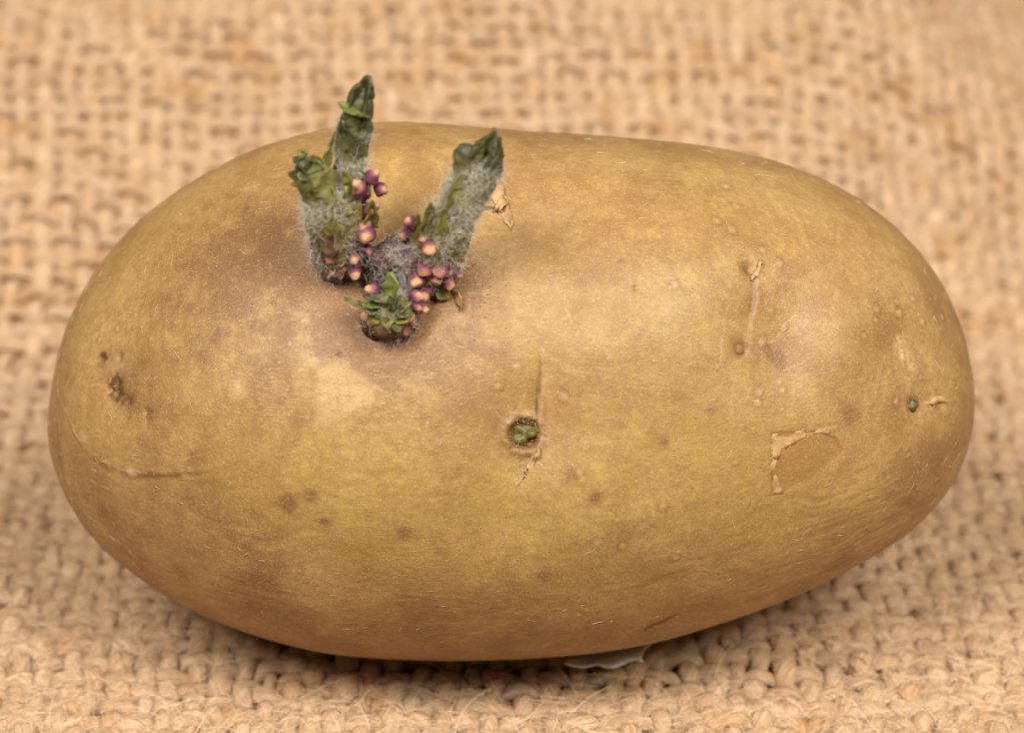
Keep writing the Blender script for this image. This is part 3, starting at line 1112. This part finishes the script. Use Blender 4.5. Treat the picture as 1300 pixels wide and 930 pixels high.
# --- tall double sprout
dA = depth(437, 335)
spA = sprout('tall forked sprout with two hairy stems, the taller pointing up')
hueA = lambda t: np.clip(0.05 + 1.15 * t ** 0.8, 0, 1)
sA = loft('stem', np.array([P3(438, 352, dA, -6), P3(437, 332, dA, -1), P3(438, 312, dA, 1.5), P3(441, 270, dA, 4), P3(444, 230, dA, 6), P3(446, 190, dA, 8), P3(452, 158, dA, 9.5), P3(458, 130, dA, 10.5), P3(465, 108, dA, 11), P3(469, 96, dA, 11.2)]),
          [22, 29, 28, 22, 18, 16, 19, 17, 10, 3], M_sprout, spA, hueA, seed=1, lump=0.20, ridge=0.13)
sB = loft('stem', np.array([P3(436, 350, dA, -6), P3(433, 330, dA, -0.5), P3(428, 305, dA, 3.5), P3(418, 270, dA, 6.5), P3(406, 243, dA, 8.5), P3(394, 223, dA, 10), P3(385, 214, dA, 10.6)]),
          [20, 28, 30, 28, 24, 21, 18], M_sprout, spA, lambda t: np.clip(0.1 + 0.75 * t, 0, 0.75), seed=2, lump=0.19, ridge=0.10)
leaf(P3(455, 158, dA, 9.8), P3(470, 92, dA, 13), -RV * 0.6 + NV, 0.00165, M_leaf_dark, spA, 0.55, 0.12, 1)
leaf(P3(446, 165, dA, 9.5), P3(455, 106, dA, 12.6), RV * 0.5 + NV, 0.0014, M_leaf_dark, spA, 0.5, 0.1, 2)
leaf(P3(466, 165, dA, 9.0), P3(474, 108, dA, 11.5), -RV + NV * 0.6, 0.0013, M_leaf_dark, spA, 0.5, 0.1, 3)
leaf(P3(431, 132, dA, 11.6), P3(459, 150, dA, 12.6), NV * 0.7 + UV_, 0.0007, M_leaf_bright, spA, 0.5, 0.25, 4)
leaf(P3(470, 150, dA, 11.6), P3(452, 146, dA, 12.8), NV * 0.7 + UV_, 0.0006, M_leaf_dark, spA, 0.5, 0.25, 5)
leaf(P3(409, 215, dA, 9.2), P3(424, 168, dA, 9.6), RV + NV * 0.5, 0.0008, M_leaf, spA, 0.5, 0.15, 6)
leaf(P3(400, 222, dA, 10.8), P3(372, 224, dA, 12), UV_ + NV * 0.4, 0.0011, M_leaf_dark, spA, 0.6, 0.35, 7)
leaf(P3(408, 216, dA, 10.2), P3(382, 202, dA, 11.3), -UV_ * 0.5 + NV, 0.0010, M_leaf_dark, spA, 0.7, 0.5, 8)
leaf(P3(412, 222, dA, 9.8), P3(400, 196, dA, 10.8), -UV_ * 0.3 + NV, 0.0008, M_leaf, spA, 0.6, 0.5, 9)
for k in range(6):
    an = k * 1.05 + 0.4
    rim = P3(387, 216, dA, 10.8) + (UV_ * math.sin(an) + RV * 0.3 * math.cos(an) + NV * math.cos(an)) * 0.0013
    leaf(rim, rim + (-RV * 0.75 + UV_ * (0.35 + 0.6 * math.sin(an)) + NV * 0.5 * math.cos(an)) * (0.0013 + 0.0005 * math.sin(5 * k)), -RV * 0.3 + NV + UV_ * 0.3, 0.0008, (M_leaf_dark, M_leaf)[k % 3 == 1], spA, 0.5, 0.5, 150 + k)
leaf(P3(414, 300, dA, 4), P3(394, 240, dA, 8.0), -RV + NV * 0.5, 0.0012, M_leaf, spA, 0.5, 0.12, 10)
leaf(P3(470, 290, dA, 5.5), P3(473, 253, dA, 8.5), RV * 0.3 + NV, 0.00105, M_leaf, spA, 0.45, 0.2, 11)
leaf(P3(462, 246, dA, 7.5), P3(468, 226, dA, 8.6), NV, 0.0007, M_leaf, spA, 0.4, 0.2, 12)
for args in ((452, 234, 8.6, 8.5, (-.1, -.1, .9), .38), (478, 219, 8.0, 8.5, (.8, -.5, .5), .62), (489, 242, 7.2, 7, (.8, .1, .6), .45), (466, 243, 7.0, 10, (.4, .1, .8), .8),
             (464, 303, 6.0, 8.5, (.1, .5, .9), .45), (462, 286, 5.4, 10.5, (.3, .1, .9), .9), (471, 266, 6.2, 10, (.5, -.2, .7), .95), (479, 260, 5.6, 6, (.7, -.5, .5), .6),
             (450, 331, 4.2, 8.6, (.1, .5, .9), .4), (452, 351, 2.6, 7, (.0, .9, .6), .35), (421, 329, 3.6, 12, (-.5, .4, .7), .95), (423, 344, 1.8, 9, (-.4, .7, .5), .6),
             (437, 340, 2.6, 10, (-.1, .6, .8), .95), (404, 298, 3.6, 9, (-.9, .3, .3), .5), (468, 320, 3.6, 9, (.5, .4, .7), .95), (434, 350, 1.0, 7, (-.2, .8, .5), .7)):
    x, y, mm, r, d, tone = args
    bud(spA, x, y, dA, mm, r, d, tone)
leaf(P3(430, 338, dA, 1.2), P3(422, 352, dA, 1.0), NV, 0.0007, M_leaf, spA, 0.3, 0.3, 13)
leaf(P3(462, 335, dA, 2), P3(466, 350, dA, 1.4), NV, 0.0005, M_leaf, spA, 0.3, 0.3, 14)
for k, (x0, y0_, x1, y1_, mm, w, m_) in enumerate(((440, 190, 434, 152, 9.6, .0010, M_leaf_dark), (458, 200, 466, 160, 8.6, .0009, M_leaf_dark), (426, 262, 410, 228, 9.0, .0009, M_leaf), (446, 250, 438, 214, 8.6, .0009, M_leaf),
                                               (424, 300, 416, 270, 8.2, .0010, M_leaf), (450, 280, 456, 246, 6.8, .0008, M_leaf), (388, 228, 376, 210, 11.4, .0008, M_leaf_dark), (412, 318, 402, 292, 5.0, .0009, M_leaf))):
    leaf(P3(x0, y0_, dA, mm), P3(x1, y1_, dA, mm + 1.4), NV + RV * (0.4 if x1 > x0 else -0.4), w, m_, spA, 0.35, 0.12, 60 + k)
hairs(spA, [(sA, 0.5), (sB, 0.5)], 15000, 0.0013, lo=0.12, hi=0.66)

# --- leaning sprout on the right
dC = depth(545, 345)
spC = sprout('single thick sprout leaning to the right with a dark folded tip')
sC = loft('stem', np.array([P3(534, 366, dC, -6), P3(539, 348, dC, -1), P3(548, 328, dC, 1.5), P3(562, 300, dC, 4.5), P3(579, 268, dC, 6.5), P3(598, 234, dC, 8.5), P3(612, 208, dC, 9.6), P3(623, 186, dC, 10.2), P3(629, 172, dC, 10.4)]),
          [22, 30, 30, 28, 26, 25, 22, 16, 7], M_sprout, spC, hueA, seed=3, lump=0.18, ridge=0.13)
leaf(P3(604, 222, dC, 9.8), P3(630, 165, dC, 13), -RV * 0.5 + NV, 0.0017, M_leaf_dark, spC, 0.5, 0.15, 21)
leaf(P3(618, 222, dC, 8.8), P3(637, 176, dC, 11.5), -RV * 0.8 + NV * 0.7, 0.0014, M_leaf_dark, spC, 0.5, 0.12, 22)
loft('leaf', np.array([P3(592, 232, dC, 8), P3(590, 212, dC, 9.6), P3(592, 196, dC, 10.6), P3(593, 184, dC, 11)]), [15, 17, 15, 8], M_sprout, spC,
     lambda t: np.clip(0.55 + 0.6 * t, 0, 1), n=24, m=24, seed=9, lump=0.22)
leaf(P3(586, 228, dC, 8.8), P3(594, 182, dC, 11.0), RV * 0.5 + NV, 0.0011, M_leaf_dark, spC, 0.6, 0.35, 23)
leaf(P3(592, 200, dC, 10.6), P3(612, 190, dC, 11.0), NV + UV_, 0.0008, M_leaf_dark, spC, 0.5, 0.3, 24)
leaf(P3(604, 274, dC, 6.0), P3(627, 262, dC, 6.6), UV_ + NV * 0.3, 0.0006, M_leaf_bright, spC, 0.4, -0.5, 25)
leaf(P3(534, 312, dC, 5.2), P3(549, 256, dC, 9.2), RV * 0.2 + NV, 0.00110, M_leaf, spC, 0.35, 0.15, 26, blunt=0.85)
leaf(P3(528, 308, dC, 5.0), P3(532, 270, dC, 8.0), -RV * 0.4 + NV, 0.0007, M_leaf, spC, 0.35, 0.15, 27)
leaf(P3(590, 318, dC, 2), P3(600, 284, dC, 5), RV + NV * 0.5, 0.0009, M_leaf, spC, 0.4, 0.2, 28)
for args in ((518, 280, 6.2, 10.5, (-.5, -.5, .7), .9), (545, 319, 6.2, 8.8, (.1, .5, .9), .5), (541, 305, 5.2, 12, (.0, .3, .9), .95), (528, 360, 3.2, 9, (-.2, .6, .8), .4),
             (553, 357, 2.6, 9, (.0, .7, .7), .45), (573, 363, 1.6, 8.4, (.5, .7, .5), .4), (568, 345, 2.6, 11, (.5, .5, .7), .95), (538, 346, 3.6, 12, (-.1, .5, .8), .95), (556, 345, 3.6, 11, (.1, .5, .8), .9),
             (538, 378, 1.6, 8, (-.1, .8, .6), .35), (582, 350, 1.2, 8, (.7, .4, .5), .8), (512, 300, 3.6, 8, (-.7, .2, .6), .9)):
    x, y, mm, r, d, tone = args
    bud(spC, x, y, dC, mm, r, d, tone)
leaf(P3(556, 368, dC, 1.0), P3(570, 380, dC, 0.6), NV, 0.0009, M_leaf, spC, 0.3, 0.3, 29)
for k, (x0, y0_, x1, y1_, mm, w, m_) in enumerate(((574, 262, 584, 222, 9.4, .0011, M_leaf), (596, 262, 610, 222, 8.8, .0011, M_leaf), (560, 300, 566, 262, 8.0, .0011, M_leaf), (606, 236, 632, 190, 9.6, .0010, M_leaf_dark),
                                               (580, 306, 596, 272, 6.4, .0010, M_leaf), (600, 206, 616, 180, 11.0, .0009, M_leaf_dark))):
    leaf(P3(x0, y0_, dC, mm), P3(x1, y1_, dC, mm + 1.4), NV + RV * (0.4 if x1 > x0 else -0.4), w, m_, spC, 0.35, 0.12, 80 + k)
hairs(spC, [(sC, 1.0)], 13500, 0.0013, lo=0.10, hi=0.76)

# low hairy tissue that joins the shoots at their foot
sE = loft('stem', np.array([P3(470, 338, dC, -1.5), P3(490, 330, dC, 1.0), P3(512, 326, dC, 1.6), P3(534, 330, dC, 1.8), P3(552, 340, dC, 0.5)]), [14, 24, 26, 26, 14],
          M_sprout, spC, lambda t: 0.06 + 0 * t, n=40, seed=6, lump=0.22)
hairs(spC, [(sE, 1.0)], 2600, 0.0013, lo=0.05, hi=0.95)
# crumbs of soil lying about the foot of the shoots
vs, fs = [], []
for k in range(520):
    cx_, cy_, rr_ = ((590, 362, 26), (500, 395, 60), (410, 350, 40), (560, 385, 40))[k % 4]
    x, y = cx_ + rng.normal() * rr_, cy_ + rng.normal() * rr_ * 0.7
    c = lift(x, y, 0.02)
    r = rng.uniform(0.00003, 0.00011)
    b = len(vs)
    for d in ((1, 0, 0), (-1, 0, 0), (0, 1, 0), (0, -1, 0), (0, 0, 1), (0, 0, -1)):
        vs.append(c + unit(V(*d) + rng.normal(size=3) * .35) * r * rng.uniform(.6, 1.4))
    for f in ((0, 2, 4), (2, 1, 4), (1, 3, 4), (3, 0, 4), (2, 0, 5), (1, 2, 5), (3, 1, 5), (0, 3, 5)):
        fs.append([b + j for j in f])
# lint and dry flecks of periderm lying on the skin
kl = 620
li = fi[rng.integers(0, len(fi), kl)]
tn = unit(np.cross(NN[li], rng.normal(size=(kl, 3))))
bn = np.cross(NN[li], tn)
sl = np.linspace(0, 1, 6)[None, :, None]
Ll = rng.uniform(0.0002, 0.0011, (kl, 1, 1)) * np.where(rng.random((kl, 1, 1)) < 0.06, 2.4, 1)
lp = P1[li][:, None] + NN[li][:, None] * 0.00003 + tn[:, None] * Ll * sl + bn[:, None] * Ll * rng.normal(0, 0.35, (kl, 1, 1)) * sl ** 2
lv_, lf_ = fibre_mesh(lp, rng.uniform(0.000014, 0.00003, kl), 0.5)
link('skin_lint', make_mesh('skin_lint', lv_, lf_, M_fibre, True, {'tint': np.repeat(rng.uniform(0.35, 1.0, kl), 18)}), potato, 'stuff')
link('soil_grains', make_mesh('soil_grains', np.array(vs), np.array(fs), M_crust, False), potato, 'stuff')
# --- low sprout in front
dD = depth(492, 400)
spD = sprout('short stubby sprout in front, opening into small leaves')
sD = loft('stem', np.array([P3(495, 412, dD, -6), P3(494, 404, dD, -1), P3(493, 402, dD, 1), P3(493, 394, dD, 3), P3(493, 388, dD, 4.4)]), [22, 32, 31, 25, 10],
          M_sprout, spD, lambda t: np.clip(0.0 + 0.5 * t ** 2, 0, 0.5), n=30, seed=4, lump=0.18)
leaf(P3(494, 378, dD, 4.2), P3(497, 346, dD, 5.4), NV + UV_ * 0.2, 0.0011, M_leaf_bright, spD, 0.25, 0.1, 31, blunt=0.85)
leaf(P3(492, 384, dD, 4.8), P3(460, 378, dD, 4.6), UV_ + NV * 0.8, 0.0010, M_leaf_dark, spD, 0.6, 0.4, 32)
leaf(P3(484, 390, dD, 4.4), P3(464, 386, dD, 4.2), UV_ + NV, 0.0007, M_leaf_bright, spD, 0.5, 0.4, 33)
leaf(P3(472, 392, dD, 1.8), P3(436, 380, dD, 1.6), UV_ + NV, 0.00055, M_leaf, spD, 0.4, 0.2, 34)
leaf(P3(500, 408, dD, 3.6), P3(527, 398, dD, 3.6), UV_ * 0.6 + NV, 0.0010, M_leaf, spD, 0.4, 0.3, 35)
leaf(P3(488, 398, dD, 4.4), P3(486, 416, dD, 3.4), NV, 0.0010, M_leaf_dark, spD, 0.4, 0.3, 36)
leaf(P3(496, 392, dD, 4.8), P3(510, 376, dD, 5.4), NV - RV * 0.3, 0.0008, M_leaf_dark, spD, 0.5, 0.3, 37)
leaf(P3(498, 394, dD, 5.0), P3(500, 378, dD, 6.0), NV - RV * 0.6, 0.0006, M_leaf_dark, spD, 0.5, 0.2, 38)
leaf(P3(493, 422, dD, 1.2), P3(494, 434, dD, 0.8), NV, 0.0005, M_leaf, spD, 0.3, 0.3, 39)
for args in ((467, 366, 3.0, 7.5, (-.5, -.3, .8), .4), (462, 402, 1.6, 8, (-.8, .3, .5), .5), (470, 410, 1.4, 9, (-.5, .6, .6), .8), (514, 422, 1.2, 10, (.3, .8, .5), .9), (500, 424, 1.2, 8, (.0, .9, .4), .9),
             (531, 391, 1.8, 9.5, (.7, .2, .6), .85), (540, 394, 1.0, 7.5, (.8, .4, .4), .45), (524, 408, 1.4, 9, (.6, .6, .5), .85), (480, 418, 1.0, 9, (-.3, .8, .5), .9), (533, 376, 2.6, 7.5, (.6, -.2, .7), .4), (476, 408, 2.2, 8, (-.4, .6, .7), .6), (491, 417, 2.2, 8, (.0, .8, .7), .62), (508, 413, 2.2, 8.5, (.3, .7, .7), .6), (468, 396, 2.2, 7.5, (-.7, .2, .7), .55), (521, 403, 2.2, 8, (.6, .5, .6), .6)):
    x, y, mm, r, d, tone = args
    bud(spD, x, y, dD, mm, r, d, tone)
for k, ang in enumerate(np.linspace(-0.4, 3.6, 9)):
    x0, y0_ = 493 + 9 * math.cos(ang), 394 + 8 * math.sin(ang)
    x1, y1_ = 493 + (30 + 6 * math.sin(3.1 * k)) * math.cos(ang), 395 + (27 + 5 * math.cos(2.3 * k)) * math.sin(ang)
    leaf(P3(x0, y0_, dD, 4.0), P3(x1, y1_, dD, 3.6 + 0.8 * math.sin(k * 2.1)), NV + UV_ * 0.3, 0.0010, (M_leaf, M_leaf_dark)[k % 2], spD, 0.4, 0.35, 110 + k)
hairs(spD, [(sD, 1.0)], 2400, 0.0011, lo=0.15, hi=0.98)

# ------------------------------------------------------------------ loose jute fibres of the nearer cloth
paths, rads = [], []
for kind, p, side, up, rs, ru, d, twist in yarns:
    inz = (p[:, 1] > -0.042) & (p[:, 1] < 0.03) & (np.abs(p[:, 0]) < 0.074)
    inz &= ~((np.abs(p[:, 0]) < 0.034) & (p[:, 1] > -0.016))
    idx = np.nonzero(inz)[0]
    if len(idx) < 10:
        continue
    L = len(idx) * (d[-1] / len(d))
    cnt = int(L * 2600)
    c = d[rng.choice(idx, cnt)]
    half = rng.uniform(0.0016, 0.0038, cnt)
    ph = rng.uniform(-0.5, math.pi + 0.5, cnt)
    s = np.linspace(-1, 1, 7)
    D = np.clip(c[:, None] + half[:, None] * s[None, :], 0, d[-1])
    cp = np.stack([np.interp(D, d, p[:, k]) for k in range(3)], -1)
    sp_ = np.stack([np.interp(D, d, side[:, k]) for k in range(3)], -1)
    up_ = np.stack([np.interp(D, d, up[:, k]) for k in range(3)], -1)
    a = ph[:, None] + (D - c[:, None]) * twist * 1.6
    kk = 1.03 + rng.uniform(-0.02, 0.14, cnt)[:, None] + (rng.random(cnt) < 0.18)[:, None] * rng.uniform(0, 0.7, cnt)[:, None] * ((s + 1) / 2)[None, :] ** 2
    R1, R2 = np.interp(D, d, rs), np.interp(D, d, ru)
    paths.append(cp + sp_ * (np.cos(a) * R1 * kk)[..., None] + up_ * (np.sin(a) * R2 * kk)[..., None])
    rads.append(rng.uniform(0.000035, 0.00007, cnt))
# stray hairs standing off the weave
ns = 7500
o2 = np.stack([rng.uniform(-0.085, 0.085, ns), -0.042 + 0.165 * rng.random(ns) ** 1.5, np.full(ns, -0.0003)], 1)
o2 = o2[~((np.abs(o2[:, 0]) < 0.036) & (o2[:, 1] > -0.018))]
ns = len(o2)
an = rng.uniform(0, 2 * math.pi, ns)
Ls = rng.uniform(0.002, 0.0085, ns)
s = np.linspace(0, 1, 7)[None, :]
curv = rng.normal(0, 1.2, ns)[:, None]
ang = an[:, None] + curv * s
st = np.stack([np.cos(ang), np.sin(ang), 0.45 * np.cos(math.pi * s * rng.uniform(.6, 1.2, (ns, 1)))], -1) * (Ls[:, None, None] / 6)
paths.append(drape(o2)[:, None, :] + np.cumsum(st, 1))
rads.append(rng.uniform(0.000022, 0.00006, ns))
pp, rr = np.concatenate(paths), np.concatenate(rads)
vv, ff = fibre_mesh(pp, rr, 0.6)
tint = np.repeat(np.clip(rng.normal(0.62, 0.28, len(pp)), 0, 1), 7 * 3)
link('loose_fibre', make_mesh('loose_fibre', vv, ff, M_fibre, True, {'tint': tint}), cloth, 'stuff')
print('fibres', len(pp))

# ------------------------------------------------------------------ scrap of white paper under the front edge
def ground_at(x, y, z):
    d = unit(RV * (x - 650) / FPX + UV_ * (465 - y) / FPX - NV)
    return camp + d * ((z - camp[2]) / d[2])


g0 = ground_at(777, 838, 0.0004)
nx, ny = 22, 12
vs = []
for i in range(nx):
    for j in range(ny):
        u, w = i / (nx - 1) * 2 - 1, j / (ny - 1) * 2 - 1
        ex = 0.0042 * (1 + 0.08 * math.sin(5 * w + 1))
        ey = 0.0040 * (1 + 0.10 * math.sin(7 * u))
        vs.append(g0 + V(u * ex + 0.0010 * w, 0.0006 + w * ey, 0.0012 - 0.0006 * w + 0.0005 * math.sin(2.3 * u + w)))
vs = np.array(vs)
vs[:, :2] += 0.0003 * np.stack([vnoise(vs * 900, 5), vnoise(vs * 900, 6)], 1)
scrap = link('paper_scrap', make_mesh('paper_scrap', vs, grid_quads(nx, ny), M_paper))
sm = scrap.modifiers.new('thickness', 'SOLIDIFY')
sm.thickness = 0.00018
scrap['label'] = 'small torn scrap of white paper half tucked under the front of the potato'
scrap['category'] = 'paper scrap'
